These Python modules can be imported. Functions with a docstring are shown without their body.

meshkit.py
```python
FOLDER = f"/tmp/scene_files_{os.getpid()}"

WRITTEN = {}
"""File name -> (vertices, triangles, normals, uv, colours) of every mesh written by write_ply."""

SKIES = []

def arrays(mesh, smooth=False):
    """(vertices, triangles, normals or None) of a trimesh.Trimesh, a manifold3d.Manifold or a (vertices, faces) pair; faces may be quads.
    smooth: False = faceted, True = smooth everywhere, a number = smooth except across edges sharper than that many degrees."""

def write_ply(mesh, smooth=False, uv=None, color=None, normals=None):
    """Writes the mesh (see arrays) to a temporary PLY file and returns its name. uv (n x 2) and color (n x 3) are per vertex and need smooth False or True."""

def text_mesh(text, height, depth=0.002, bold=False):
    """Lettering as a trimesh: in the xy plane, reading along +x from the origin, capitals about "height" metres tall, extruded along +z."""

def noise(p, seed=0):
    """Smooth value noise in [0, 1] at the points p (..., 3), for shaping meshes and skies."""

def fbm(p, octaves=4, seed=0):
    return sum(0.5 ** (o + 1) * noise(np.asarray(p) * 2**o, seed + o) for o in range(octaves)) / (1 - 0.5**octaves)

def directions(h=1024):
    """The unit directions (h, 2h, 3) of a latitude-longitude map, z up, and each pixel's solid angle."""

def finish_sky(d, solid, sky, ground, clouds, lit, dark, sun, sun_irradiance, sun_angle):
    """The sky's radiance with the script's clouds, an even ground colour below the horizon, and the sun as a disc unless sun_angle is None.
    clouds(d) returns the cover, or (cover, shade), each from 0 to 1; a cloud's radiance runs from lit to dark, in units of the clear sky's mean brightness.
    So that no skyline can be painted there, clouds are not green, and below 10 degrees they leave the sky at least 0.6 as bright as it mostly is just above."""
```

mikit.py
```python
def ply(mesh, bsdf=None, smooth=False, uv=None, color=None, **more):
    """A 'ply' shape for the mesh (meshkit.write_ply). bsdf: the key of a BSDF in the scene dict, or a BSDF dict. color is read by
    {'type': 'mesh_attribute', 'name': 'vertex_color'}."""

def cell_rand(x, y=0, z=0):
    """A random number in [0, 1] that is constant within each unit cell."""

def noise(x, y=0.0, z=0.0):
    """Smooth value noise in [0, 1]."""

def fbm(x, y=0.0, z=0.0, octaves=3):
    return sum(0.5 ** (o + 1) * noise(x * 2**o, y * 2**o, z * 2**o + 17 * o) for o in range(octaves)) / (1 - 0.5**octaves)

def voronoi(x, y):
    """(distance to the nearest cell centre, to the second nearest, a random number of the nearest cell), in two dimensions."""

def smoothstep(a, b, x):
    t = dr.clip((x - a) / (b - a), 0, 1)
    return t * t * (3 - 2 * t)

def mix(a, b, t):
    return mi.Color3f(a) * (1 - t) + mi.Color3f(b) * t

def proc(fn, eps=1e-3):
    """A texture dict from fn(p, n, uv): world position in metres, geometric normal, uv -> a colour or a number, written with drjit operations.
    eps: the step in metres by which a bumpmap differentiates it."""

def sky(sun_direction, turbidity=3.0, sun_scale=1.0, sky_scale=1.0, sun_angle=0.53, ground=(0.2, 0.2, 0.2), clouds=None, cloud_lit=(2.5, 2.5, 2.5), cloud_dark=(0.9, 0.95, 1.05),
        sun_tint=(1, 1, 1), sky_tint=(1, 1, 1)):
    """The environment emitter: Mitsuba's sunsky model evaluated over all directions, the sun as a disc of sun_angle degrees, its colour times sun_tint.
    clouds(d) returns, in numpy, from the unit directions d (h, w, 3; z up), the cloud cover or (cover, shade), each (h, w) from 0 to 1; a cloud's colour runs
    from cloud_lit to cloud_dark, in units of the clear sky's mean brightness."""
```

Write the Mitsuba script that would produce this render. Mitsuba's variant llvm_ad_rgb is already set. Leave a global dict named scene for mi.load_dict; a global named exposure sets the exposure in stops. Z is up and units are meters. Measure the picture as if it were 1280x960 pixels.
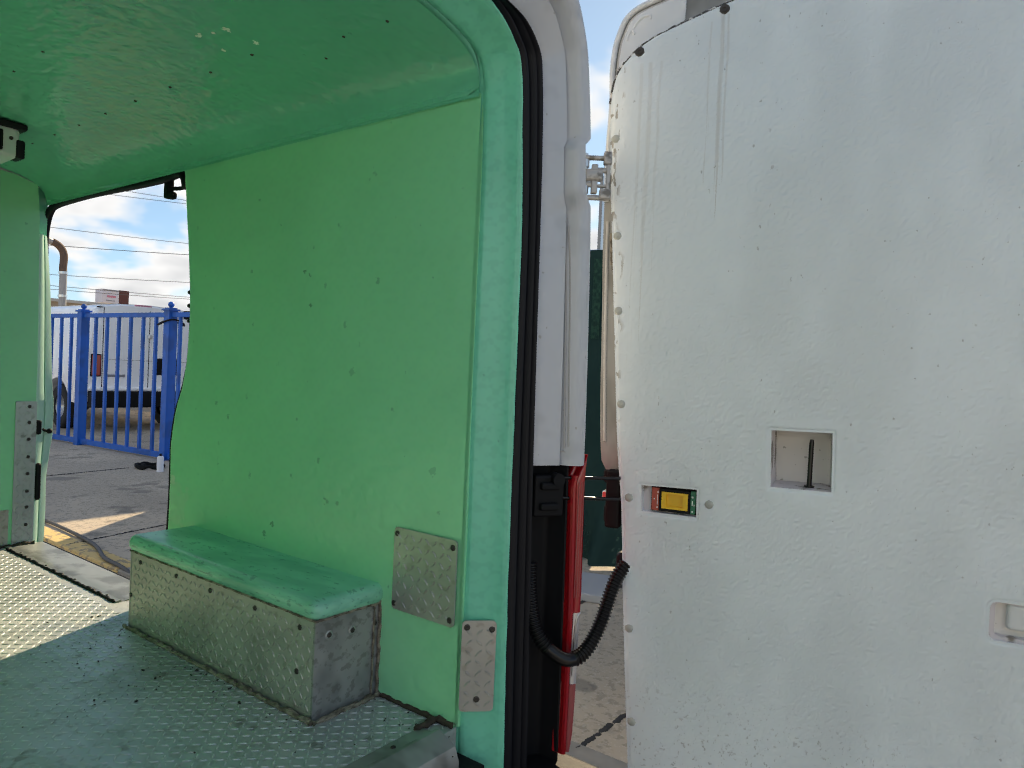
import math, random
import numpy as np, trimesh, mitsuba as mi, drjit as dr, mikit, meshkit
import manifold3d as m3
from shapely.geometry import Polygon, Point, box as sbox
from shapely import affinity
from mikit import ply, proc, noise, fbm, voronoi, cell_rand, smoothstep, mix
from scipy.interpolate import PchipInterpolator, CubicSpline

rng = np.random.default_rng(7); random.seed(7)
T = mi.ScalarTransform4f
scene, labels = {}, {}

# ---------------------------------------------------------------- camera, sky, exposure
TH, PI_, RO = math.radians(52.9), math.radians(.955), math.radians(2.577)
fwd = np.array([math.sin(TH)*math.cos(PI_), math.cos(TH)*math.cos(PI_), -math.sin(PI_)])
rt0 = np.array([math.cos(TH), -math.sin(TH), 0.]); up0 = np.cross(rt0, fwd)
up = -math.sin(RO)*rt0 + math.cos(RO)*up0
CAM = np.array([0, 0, 1.25])
scene['camera'] = {'type': 'perspective', 'fov': 70.83, 'fov_axis': 'x', 'near_clip': .01, 'far_clip': 2000.,
                   'to_world': T().look_at(origin=CAM.tolist(), target=(CAM+fwd).tolist(), up=up.tolist())}
SUN = np.array([.788, .285, .545])

def clouds(d):
    z = np.maximum(d[..., 2], .02)
    q = np.stack([d[..., 0]/(z+.28), d[..., 1]/(z+.28), 0*z], -1)
    n = meshkit.fbm(q*3.4 + [55.5885, 12.2111, 0], 6, seed=11)
    low = np.clip((.42 - z)/.42, 0, 1)
    cov = np.clip((n - (.556 - .032*low))/.09, 0, 1)
    fine = meshkit.fbm(q*5.2 + [1, 2, 0], 5, seed=5)
    cov = np.clip(cov + np.clip((fine - .6)/.2, 0, 1)*.2, 0, 1)
    shade = np.clip((n - .62)/.2, 0, 1)*.6 + .25*meshkit.fbm(q*3.3, 4, seed=23)
    return cov, np.clip(shade, 0, 1)

scene['sky_light'] = mikit.sky(SUN.tolist(), turbidity=2, sun_tint=(.98, .97, .92), clouds=clouds,
                               sky_scale=.8, cloud_lit=(3.1, 3.07, 3.0), cloud_dark=(1.5, 1.55, 1.65))
exposure = 2.5

# ---------------------------------------------------------------- materials
def tw(b): return {'type': 'twosided', 'bsdf': b}
def rgb(*c): return {'type': 'rgb', 'value': list(c)}
def pr(color, rough=.5, metal=0., spec=.5, **k):
    c = color if isinstance(color, dict) else rgb(*color)
    return {'type': 'principled', 'base_color': c, 'roughness': rough, 'metallic': metal, 'specular': spec, **k}
def bump(fn, scale, b, eps=8e-4):
    return {'type': 'bumpmap', 'arbitrary': proc(fn, eps), 'scale': scale, 'bsdf': b}
def C3(*c): return mi.Color3f(*c)
def spot(p, c, r, k=160., amp=.5):
    """1 inside an irregular blot about c with radius r (paint chip, filler patch)"""
    dx, dy, dz = p.x-c[0], p.y-c[1], p.z-c[2]
    w = (fbm(p.x*k, p.y*k, p.z*k, 3)-.5)*2*amp*r
    return smoothstep(r*1.08, r*.92, dr.sqrt(dx*dx+dy*dy+dz*dz)+w)

CHIPS = [((.7166, 1.2242, 1.843), .008), ((.7042, 1.2968, 1.843), .006), ((.70, 1.288, 1.843), .004), ((.7721, 1.2168, 1.838), .006),
         ((.7126, 1.2596, 1.843), .004), ((.7585, 1.3016, 1.84), .004)]
MARKS = [((.98, 1.322, 1.4485), .009, 190., .8), ((.98, 1.303, 1.4405), .006, 240., .8), ((.98, 1.0882, 1.418), .010, 170., .45), ((.98, 1.297, 1.375), .008, 200., .8),
         ((.98, 1.4145, 1.5575), .004, 260., .5), ((.98, 1.406, .8805), .010, 180., .75), ((.98, 1.435, .852), .012, 150., .7), ((.98, 1.60, 1.11), .010, 200., .5),
         ((.98, 1.655, 1.14), .008, 240., .5), ((.98, 1.154, 1.235), .014, 120., .3), ((.98, .92, 1.06), .014, 130., .3), ((.98, 1.50, .98), .009, 210., .4), ((.98, .90, .985), .008, 200., .45), ((1.028, .79, 1.42), .011, 150., .7)]
def scuff(p, s, sx, sy, sz, lo, seed):
    a = fbm(p.x*sx+seed, p.y*sy, p.z*sz, 2)
    b = noise(p.x*s*6+seed, p.y*s*6, p.z*s*6)
    return smoothstep(lo, lo+.035, a)*smoothstep(.5, .7, b)
def green_col(base, dark, wear=.16):
    def fn(p, n, uv):
        v = fbm(p.x*5, p.y*5, p.z*5, 3)
        g = fbm(p.x*90, p.y*90, p.z*90, 2)
        c = mix(base, dark, smoothstep(.3, .75, v)*.45 + smoothstep(.45, .7, g)*wear)
        s = scuff(p, 20, 50, 44, 24, .85, 3.)
        s2 = scuff(p, 20, 110, 130, 50, .905, 9.)
        c = mix(c, C3(.03, .07, .05), dr.clip(s*.6+s2*.8, 0, 1)*.45)
        for cc, r in CHIPS:
            c = mix(c, C3(.80, .82, .74), spot(p, cc, r, 260., 1.1))
        for cc, r, kx, a in MARKS:
            c = mix(c, C3(.05, .13, .08), spot(p, cc, r*.55, kx*1.6, 1.5)*a*.7)
        c = mix(c, C3(.55, .66, .50), spot(p, (.98, 1.853, .925), .012, 120., .9)*.8)
        c = mix(c, C3(.38, .62, .42), spot(p, (.98, 1.835, .865), .055, 45., 1.0)*.45)
        return c
    return proc(fn)
GREEN, GREEN_D = C3(.26, .66, .38), C3(.22, .59, .33)
scene['m_wall'] = tw(pr(green_col(GREEN, GREEN_D), .3))
scene['m_cove'] = tw(pr(green_col(C3(.16, .52, .36), C3(.13, .45, .31)), .17))
scene['m_benchtop'] = tw(pr(proc(lambda p, n, uv: mix(mix(C3(.24, .57, .41), C3(.16, .44, .31), smoothstep(.35, .65, fbm(p.x*16, p.y*7, p.z*30, 4))), C3(.07, .20, .14), smoothstep(.60, .74, fbm(p.x*150, p.y*60, p.z*150, 4))*.5)), .33))
scene['m_post'] = tw(pr(green_col(C3(.19, .62, .44), C3(.13, .49, .34), .30), .3))

def alu_col(p, n, uv):
    v = fbm(p.x*7, p.y*7, p.z*7, 3); g = fbm(p.x*70, p.y*70, p.z*70, 3)
    c = mix(C3(.50, .53, .53), C3(.38, .41, .41), smoothstep(.35, .7, v)*.7)
    c = mix(c, C3(.30, .30, .28), smoothstep(.58, .76, g)*.4)
    d = fbm(p.x*28+5, p.y*28, p.z*28, 3)
    c = mix(c, C3(.11, .10, .08), smoothstep(.68, .78, d)*.5)
    worn = smoothstep(.6008, .6012, p.z)*smoothstep(.612, .610, p.z)*smoothstep(.25, .55, fbm(p.x*9+3, p.y*9, 0., 2))
    return mix(c, C3(.78, .80, .79), worn*.6)
def alu_rough(p, n, uv):
    return .40 + .25*fbm(p.x*30, p.y*30, p.z*30, 3)
scene['m_tread'] = tw(pr(proc(alu_col), proc(alu_rough), .55))
def alu_dirty(p, n, uv):
    v = fbm(p.x*9, p.y*9, p.z*9, 3); g = fbm(p.x*60, p.y*60, p.z*60, 3)
    c = mix(C3(.41, .41, .38), C3(.33, .33, .31), smoothstep(.3, .7, v))
    c = mix(c, C3(.20, .18, .14), smoothstep(.58, .75, g)*.4)
    return c
scene['m_tread_old'] = tw(pr(proc(alu_dirty), .38, .45))
scene['m_end_plate'] = tw(pr(proc(lambda p, n, uv: mix(mix(C3(.30, .30, .30), C3(.20, .205, .205), smoothstep(.3, .7, fbm(p.x*22, p.y*22, p.z*14, 3))), C3(.10, .095, .085), smoothstep(.52, .70, fbm(p.x*90, 2., p.z*90, 4))*.45)), .5, .3))
scene['m_alu'] = tw(bump(lambda p, n, uv: fbm(p.x*30, p.y*30, p.z*30, 2), .0006, pr(proc(lambda p, n, uv: mix(C3(.32, .34, .33), C3(.20, .21, .20), smoothstep(.4, .65, fbm(p.x*22, p.y*14, p.z*22, 3)))), .42, .55)))
scene['m_screw'] = tw(pr((.05, .045, .04), .5, .3))
scene['m_crud'] = tw(bump(lambda p, n, uv: fbm(p.x*220, p.y*220, p.z*220, 2), .002, pr(proc(lambda p, n, uv: mix(C3(.09, .075, .055), C3(.25, .22, .17), smoothstep(.35, .65, fbm(p.x*80, p.y*80, p.z*80, 3)))), .85)))
scene['m_grime'] = tw(pr(proc(lambda p, n, uv: mix(C3(.03, .024, .018), C3(.09, .075, .055), fbm(p.x*120, p.y*120, p.z*120, 3))), .9, spec=.2))
scene['m_black'] = tw(pr((.004, .0045, .006), .6, spec=.2))
scene['m_rubber'] = tw(pr((.005, .006, .010), .5, spec=.25))
scene['m_black_gloss'] = tw(pr((.005, .005, .006), .25, spec=.4))

def white_col(p, n, uv):
    g = fbm(p.x*18, p.y*18, p.z*18, 3)
    c = mix(C3(.48, .50, .53), C3(.40, .42, .445), smoothstep(.5, .75, g)*.7)
    s = smoothstep(.80, .84, fbm(p.x*90, p.y*90, p.z*60, 3))
    return mix(c, C3(.30, .28, .25), s*.6)
scene['m_paint'] = tw(pr(proc(white_col), .25, clearcoat=.5, clearcoat_gloss=.9))
scene['m_seam'] = tw(pr((.42, .41, .40), .5))
scene['m_mint'] = tw(pr((.45, .68, .55), .3, clearcoat=.4, clearcoat_gloss=.9))

# rear door panel: door frame of reference hinge H, along A, normal N
DH = np.array([1.25, .695, 0.]); DA = np.array([.22, -.9755, 0.]); DA /= np.linalg.norm(DA); DN = np.array([DA[1], -DA[0], 0.])
def panel_col(p, n, uv):
    t = (p.x-DH[0])*float(DA[0]) + (p.y-DH[1])*float(DA[1]); z = p.z
    c = mix(C3(.67, .73, .76), C3(.61, .665, .69), smoothstep(.35, .7, fbm(t*7, z*4, 1.5, 3)))
    # scuffs and specks
    m = smoothstep(.80, .83, fbm(t*120+4, z*75, 2., 3))*smoothstep(.5, .65, noise(t*260, z*200))*smoothstep(.5, .7, noise(t*9, z*9, 3.))
    m2 = smoothstep(.90, .93, fbm(t*210+40, z*130, 5., 2))*smoothstep(.35, .6, noise(t*6+9, z*6, 1.))
    low = smoothstep(.42, .6, fbm(t*8+2, z*11, 8., 2))*smoothstep(.74, .55, z)
    m3_ = smoothstep(.71, .76, fbm(t*230, z*200, 4., 3))*low
    c = mix(c, C3(.16, .155, .15), dr.clip(m*.45+m2*.4+m3_*.45, 0, 1))
    # grime runs below the two upper fasteners: thin trails with ragged sides
    for tc, w, z0, ln, a in ((.176, .0035, 1.935, .33, .5), (.186, .002, 1.93, .26, .35), (.155, .002, 1.92, .24, .25), (.045, .004, 1.86, .42, .3), (.028, .003, 1.86, .46, .25), (.063, .0025, 1.86, .32, .22)):
        wob = (noise(z*14, tc*50)-.5)*.006
        x = dr.abs(t-tc-wob)
        rag = fbm(t*300, z*22, tc*30, 2)
        end = z0 - ln*(.55+.9*noise(t*420, tc*77))
        k = smoothstep(w*1.6, w*.4, x+ (rag-.5)*w*1.4)*smoothstep(end, end+.01, z)*smoothstep(z0, z0-.004, z)
        c = mix(c, C3(.36, .33, .28), k*a*.7*(.5+rag))
    # chipped dirty rim along the hinge edge
    e = t + .04*(z-1.1)-.001
    ch = smoothstep(.60, .66, fbm(t*160, z*55, 6., 3))*smoothstep(.022, .004, e + (noise(z*60, 3.)-.5)*.02)
    c = mix(c, C3(.20, .18, .14), dr.clip(ch, 0, 1)*.8)
    return c
scene['m_panel'] = tw(pr(proc(panel_col), .25, spec=.6))
scene['m_recess'] = tw(pr(proc(lambda p, n, uv: mix(C3(.70, .68, .64), C3(.30, .28, .24), smoothstep(.74, .80, fbm(p.x*130, p.y*130, p.z*130, 3))*.8)), .4))
scene['m_recess_side'] = tw(pr(proc(lambda p, n, uv: mix(C3(.56, .53, .54), C3(.20, .18, .16), smoothstep(.5, .68, fbm(p.x*50, p.y*50, p.z*25, 3)))), .45))
scene['m_frame'] = tw(pr(proc(lambda p, n, uv: mix(C3(.27, .275, .27), C3(.18, .18, .17), smoothstep(.4, .7, fbm(p.x*20, p.y*20, p.z*9, 3)))), .4))
scene['m_frame_top'] = tw(pr((.60, .62, .63), .22, clearcoat=.6, clearcoat_gloss=.9))
scene['m_cap'] = tw(pr((.36, .38, .35), .4))
scene['m_sealant'] = tw(bump(lambda p, n, uv: fbm(p.x*260, p.y*260, p.z*260, 2), .004, pr(proc(lambda p, n, uv: mix(C3(.05, .05, .05), C3(.55, .54, .52), smoothstep(.56, .64, fbm(p.x*190, p.y*190, p.z*190, 2)))), .5)))
scene['m_yellow'] = tw(pr((.72, .45, .015), .35))
scene['m_redlab'] = tw(pr((.38, .07, .045), .4))
scene['m_greenlab'] = tw(pr((.02, .17, .09), .4))
scene['m_print'] = tw(pr((.75, .76, .74), .5))
scene['m_steel'] = tw(pr((.62, .63, .64), .22, .95))
scene['m_hinge'] = tw(pr(proc(lambda p, n, uv: mix(C3(.40, .39, .37), C3(.16, .15, .13), smoothstep(.45, .7, fbm(p.x*70, p.y*70, p.z*70, 3)))), .3, .4))
scene['m_red_lens'] = tw(pr((.30, .004, .009), .12, clearcoat=1., clearcoat_gloss=.95))
scene['m_red_dull'] = tw(pr(proc(lambda p, n, uv: mix(C3(.24, .03, .035), C3(.34, .10, .10), fbm(p.x*40, p.y*40, p.z*14, 2))), .3))
scene['m_clear_lens'] = tw(pr((.55, .52, .52), .12, .35, clearcoat=1., clearcoat_gloss=.95))

def ground_col(p, n, uv):
    a = fbm(p.x*1.3, p.y*1.3, 0., 4); b = fbm(p.x*45, p.y*45, 0., 3); s = fbm(p.x*4+8, p.y*4, 0., 3)
    c = mix(C3(.45, .385, .30), C3(.36, .31, .245), smoothstep(.3, .7, a))
    c = mix(c, C3(.22, .195, .16), smoothstep(.52, .72, b)*.6)
    c = mix(c, C3(.48, .43, .36), smoothstep(.66, .74, fbm(p.x*120, p.y*120, 2., 2))*.5)
    return mix(c, C3(.10, .095, .09), smoothstep(.64, .74, s)*.5)
scene['m_ground'] = tw(bump(lambda p, n, uv: fbm(p.x*90, p.y*90, 0., 3), .004, pr(proc(ground_col), .85, spec=.3), eps=2e-3))
scene['m_road'] = tw(pr(proc(lambda p, n, uv: mix(C3(.27, .265, .255), C3(.21, .205, .195), fbm(p.x*30, p.y*30, 0., 3))), .9))
scene['m_stucco'] = tw(pr(proc(lambda p, n, uv: mix(C3(.56, .63, .70), C3(.50, .57, .64), fbm(p.x*2, p.y*2, p.z*2, 4))), .85))
scene['m_kerbstone'] = tw(pr(proc(lambda p, n, uv: mix(C3(.30, .28, .25), C3(.20, .19, .17), fbm(p.x*20, p.y*20, p.z*20, 4))), .85))
scene['m_kerb'] = tw(pr(proc(lambda p, n, uv: mix(mix(C3(.62, .44, .16), C3(.50, .38, .18), fbm(p.x*9, p.y*9, 0., 3)), C3(.22, .19, .15), smoothstep(.54, .62, fbm(p.x*30, p.y*30, p.z*30, 4))*.75)), .8))
scene['m_tar'] = tw(pr((.03, .03, .03), .7))
scene['m_blue'] = tw(pr(proc(lambda p, n, uv: mix(C3(.006, .105, .50), C3(.008, .08, .36), smoothstep(.45, .7, fbm(p.x*8, p.y*8, p.z*5, 3)))), .5))
scene['m_van2'] = tw(pr((.86, .87, .88), .18, clearcoat=.7, clearcoat_gloss=.95))
scene['m_tyre'] = tw(pr((.02, .02, .02), .8))
scene['m_rim'] = tw(pr((.55, .56, .58), .3, .8))
scene['m_glass'] = tw(pr((.02, .025, .03), .06))
scene['m_galv'] = tw(pr(proc(lambda p, n, uv: mix(C3(.72, .74, .76), C3(.55, .57, .58), fbm(p.x*20, p.y*20, p.z*3, 3))), .22, .9))
scene['m_screen'] = {'type': 'principledthin', 'base_color': proc(lambda p, n, uv: mix(C3(.035, .07, .065), C3(.02, .045, .045), fbm(p.x*6, p.y*6, p.z*3, 3))), 'roughness': .7, 'diff_trans': .35}
scene['m_screen_pale'] = {'type': 'principledthin', 'base_color': proc(lambda p, n, uv: mix(C3(.055, .13, .095), C3(.035, .075, .065), smoothstep(.3, .7, fbm(p.x*70, p.y*70, p.z*45, 3)))), 'roughness': .7, 'diff_trans': .8}
scene['m_slab'] = tw(pr((.36, .37, .39), .8))
scene['m_pole'] = tw(pr((.30, .30, .31), .5, .3))
scene['m_rust'] = tw(pr(proc(lambda p, n, uv: mix(C3(.13, .085, .06), C3(.08, .055, .045), fbm(p.x*10, p.y*10, p.z*10, 3))), .8))
scene['m_wire'] = tw(pr((.09, .09, .09), .7))
scene['m_sign'] = tw(pr((.60, .58, .64), .5))
scene['m_sign_side'] = tw(pr((.10, .035, .03), .7))
scene['m_pink'] = tw(pr((.50, .18, .26), .5))
scene['m_grey_print'] = tw(pr((.22, .22, .25), .5))
scene['m_can'] = tw(pr((.74, .76, .84), .3))
scene['m_tan'] = tw(pr((.34, .29, .23), .8))
scene['m_shed'] = tw(pr(proc(lambda p, n, uv: mix(C3(.45, .45, .44), C3(.36, .36, .35), fbm(p.x*2, p.y*2, p.z*2, 3))), .7))

# ---------------------------------------------------------------- mesh helpers
def put(key, mesh, mat, smooth=False, label=None, category=None, group=None, kind=None):
    if key in scene:
        k = 1
        while f'{key}_{k:03d}' in scene: k += 1
        key = f'{key}_{k:03d}'
    scene[key] = ply(mesh, mat, smooth)
    d = {a: b for a, b in (('label', label), ('category', category), ('group', group), ('kind', kind)) if b}
    if d: labels[key] = d
    return key
def thing(key, label, category, group=None):
    labels[key] = {'label': label, 'category': category, **({'group': group} if group else {})}
    return key + '__'
cat_ = trimesh.util.concatenate
def bx(x0, x1, y0, y1, z0, z1):
    m = trimesh.creation.box((abs(x1-x0), abs(y1-y0), abs(z1-z0))); m.apply_translation(((x0+x1)/2, (y0+y1)/2, (z0+z1)/2)); return m
def rbx(x0, x1, y0, y1, z0, z1, r, n=12):
    s = m3.Manifold.sphere(r, n)
    pts = [s.translate((x, y, z)) for x in (x0+r, x1-r) for y in (y0+r, y1-r) for z in (z0+r, z1-r)]
    m = m3.Manifold.batch_hull(pts).to_mesh()
    return trimesh.Trimesh(m.vert_properties[:, :3], m.tri_verts, process=False)
def frame(mesh, o, ax, ay, az):
    M = np.eye(4); M[:3, 0], M[:3, 1], M[:3, 2], M[:3, 3] = ax, ay, az, o
    mesh = mesh.copy(); mesh.apply_transform(M); return mesh
def tube(pts, r, sides=10, closed=False):
    p = np.asarray(pts, float); n = len(p); r = np.broadcast_to(r, (n,))
    t = (np.roll(p, -1, 0)-np.roll(p, 1, 0)) if closed else np.gradient(p, axis=0)
    t /= np.linalg.norm(t, axis=1, keepdims=True)
    a = np.cross(t[0], [0, 0, 1.] if abs(t[0][2]) < .9 else [1., 0, 0]); a /= np.linalg.norm(a); A = []
    for k in range(n):
        a = a - t[k]*(a@t[k]); a /= np.linalg.norm(a); A.append(a)
    A = np.array(A); B = np.cross(t, A); g = np.arange(sides)*2*np.pi/sides
    v = p[:, None] + r[:, None, None]*(np.cos(g)[None, :, None]*A[:, None]+np.sin(g)[None, :, None]*B[:, None])
    f = []
    for i in range(n if closed else n-1):
        j = (i+1) % n
        for s in range(sides):
            s2 = (s+1) % sides
            f += [[i*sides+s, i*sides+s2, j*sides+s2], [i*sides+s, j*sides+s2, j*sides+s]]
    v = v.reshape(-1, 3)
    if not closed:
        v = np.vstack([v, p[0], p[-1]]); m = len(v)
        for s in range(sides):
            s2 = (s+1) % sides
            f += [[m-2, s2, s], [m-1, (n-1)*sides+s, (n-1)*sides+s2]]
    return trimesh.Trimesh(v, np.array(f), process=False)
def spline(pts, n):
    p = np.asarray(pts, float); s = np.r_[0, np.cumsum(np.linalg.norm(np.diff(p, axis=0), axis=1))]
    return CubicSpline(s, p)(np.linspace(0, s[-1], n))
def pchip(pts, n):
    p = np.asarray(pts, float); s = np.r_[0, np.cumsum(np.linalg.norm(np.diff(p, axis=0), axis=1))]
    return PchipInterpolator(s, p)(np.linspace(0, s[-1], n))
def grid(P, off=None):
    """surface through the points P (n, m, 3); with off, closed to the same surface moved by off"""
    n, m = P.shape[:2]
    i, j = np.meshgrid(np.arange(n-1), np.arange(m-1), indexing='ij')
    q = np.stack([i*m+j, (i+1)*m+j, (i+1)*m+j+1, i*m+j+1], -1).reshape(-1, 4)
    v = P.reshape(-1, 3)
    if off is not None:
        w = (P + np.asarray(off)).reshape(-1, 3); N = n*m
        b = np.r_[np.arange(m), np.arange(1, n)*m+m-1, (n-1)*m+np.arange(m-2, -1, -1), np.arange(n-2, 0, -1)*m]
        b2 = np.roll(b, -1)
        side = np.stack([b, b2, b2+N, b+N], -1)
        v = np.vstack([v, w]); q = np.vstack([q, q[:, ::-1]+N, side])
    f = np.vstack([q[:, [0, 1, 2]], q[:, [0, 2, 3]]])
    return trimesh.Trimesh(v, f, process=False)
def extr(poly, h): return trimesh.creation.extrude_polygon(poly, h, engine='earcut')
X, Y, Z = np.eye(3)
def ex_yz(poly, x0, h):      # polygon in (y, z), extruded along +x
    return frame(extr(poly, h), (x0, 0, 0), Y, Z, X)
def ex_xz(poly, y0, h):      # polygon in (x, z), extruded along -y
    return frame(extr(poly, h), (0, y0, 0), X, Z, np.cross(X, Z))
def tread_bars(u0, u1, v0, v1, pitch=.0178, L=.0178, W=.0043, h=.0014, keep=None, jit=.0):
    """raised bars of chequer plate in the uv rectangle, as one mesh (u, v, height)"""
    us = np.arange(u0+pitch/2, u1-pitch*.35, pitch); vs = np.arange(v0+pitch/2, v1-pitch*.35, pitch)
    gu, gv = np.meshgrid(us, vs, indexing='ij'); k = (np.add.outer(np.arange(len(us)), np.arange(len(vs))) % 2).ravel()
    c = np.stack([gu.ravel(), gv.ravel()], 1)
    if keep is not None:
        m = keep(c); c, k = c[m], k[m]
    ang = np.where(k == 0, np.pi/4, -np.pi/4)
    e = np.stack([np.cos(ang), np.sin(ang)], 1); o = np.stack([-np.sin(ang), np.cos(ang)], 1)
    loc = [(-.5, 0, 0), (-.22, -.5, 0), (.22, -.5, 0), (.5, 0, 0), (.22, .5, 0), (-.22, .5, 0), (-.3, 0, 1), (.3, 0, 1), (-.18, -.22, .9), (.18, -.22, .9), (.18, .22, .9), (-.18, .22, .9)]
    V = np.stack([np.concatenate([c + a*L*e + b*W*o, np.full((len(c), 1), z*h - (z == 0)*.0003)], 1) for a, b, z in loc], 1)
    F = np.array([[0, 1, 8], [0, 8, 6], [1, 2, 9], [1, 9, 8], [2, 3, 7], [2, 7, 9], [3, 4, 10], [3, 10, 7], [4, 5, 11], [4, 11, 10], [5, 0, 6], [5, 6, 11], [6, 8, 11], [8, 9, 10], [8, 10, 11], [9, 7, 10]])
    n = len(c)
    return trimesh.Trimesh(V.reshape(-1, 3), (F[None]+12*np.arange(n)[:, None, None]).reshape(-1, 3), process=False)
def chip_poly(w, h, r): return sbox(r, r, w-r, h-r).buffer(r, 6)
def screw(c, nrm, r=.0055, h=.0022):
    nrm = np.asarray(nrm, float)/np.linalg.norm(nrm)
    m = trimesh.creation.revolve(np.array([[0, h], [r*.35, h], [r*.4, h*.5], [r*.55, h*.55], [r*.62, h*.95], [r*.85, h*.75], [r, 0], [r, -.002]]), sections=14)
    a = np.cross(nrm, Z if abs(nrm[2]) < .9 else X); a /= np.linalg.norm(a)
    return frame(m, c, a, np.cross(nrm, a), nrm)
def lumpy(pts, r, seed, n=None, step=.004, amp=.6, sides=8):
    p = np.asarray(pts, float); L = np.linalg.norm(np.diff(p, axis=0), axis=1).sum()
    p = pchip(p, n or max(8, int(L/step)))
    q = np.arange(len(p))[:, None]*[[.37, 0, 0]]
    rr = r*(1+amp*2*(meshkit.fbm(q, 3, seed)-.5))
    d = np.stack([meshkit.noise(q+[0, 5*k, 0], seed+k)-.5 for k in range(3)], 1)*r*.8
    return tube(p+d, np.maximum(rr, r*.15), sides)

# ---------------------------------------------------------------- ground, kerb, road
put('pavement', grid(np.array([[[2.0, -300, 0], [2.0, 400, 0]], [[500, -300, 0], [500, 400, 0]]], float)), 'm_ground', kind='structure',
    label='grey worn concrete pavement beside the van')
put('road', grid(np.array([[[-400, -300, -.15], [-400, 400, -.15]], [[2.005, -300, -.15], [2.005, 400, -.15]]], float)), 'm_road', kind='structure',
    label='pale concrete road under the van')
put('kerb', rbx(1.965, 2.105, 4.3, 16, -.3, .004, .012), 'm_kerb', 30, kind='structure', label='kerb with worn yellow paint')
put('kerb', rbx(1.965, 2.105, -8, 4.297, -.3, .004, .012), 'm_kerbstone', 30, kind='structure', label='bare concrete kerb beside the van')
put('tar_joint', cat_([lumpy([(2.0, 5.066, -.004), (2.7, 5.218, -.004), (3.9, 5.40, -.004)], .009, 3, amp=.3),
                       lumpy([(2.07, 1.225, -.007), (2.37, 1.218, -.007), (2.9, 1.2, -.007), (4.0, 1.17, -.007)], .0115, 4, amp=.3),
                       lumpy([(2.05, 2.05, .001), (3.6, 2.02, .001), (4.2, 2.0, .001)], .008, 5, amp=.4),
                       lumpy([(2.9, 8.0, 0), (3.8, 8.13, 0)], .006, 6, amp=.4)]), 'm_tar', 60, kind='structure', label='dark joints in the pavement')
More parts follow.
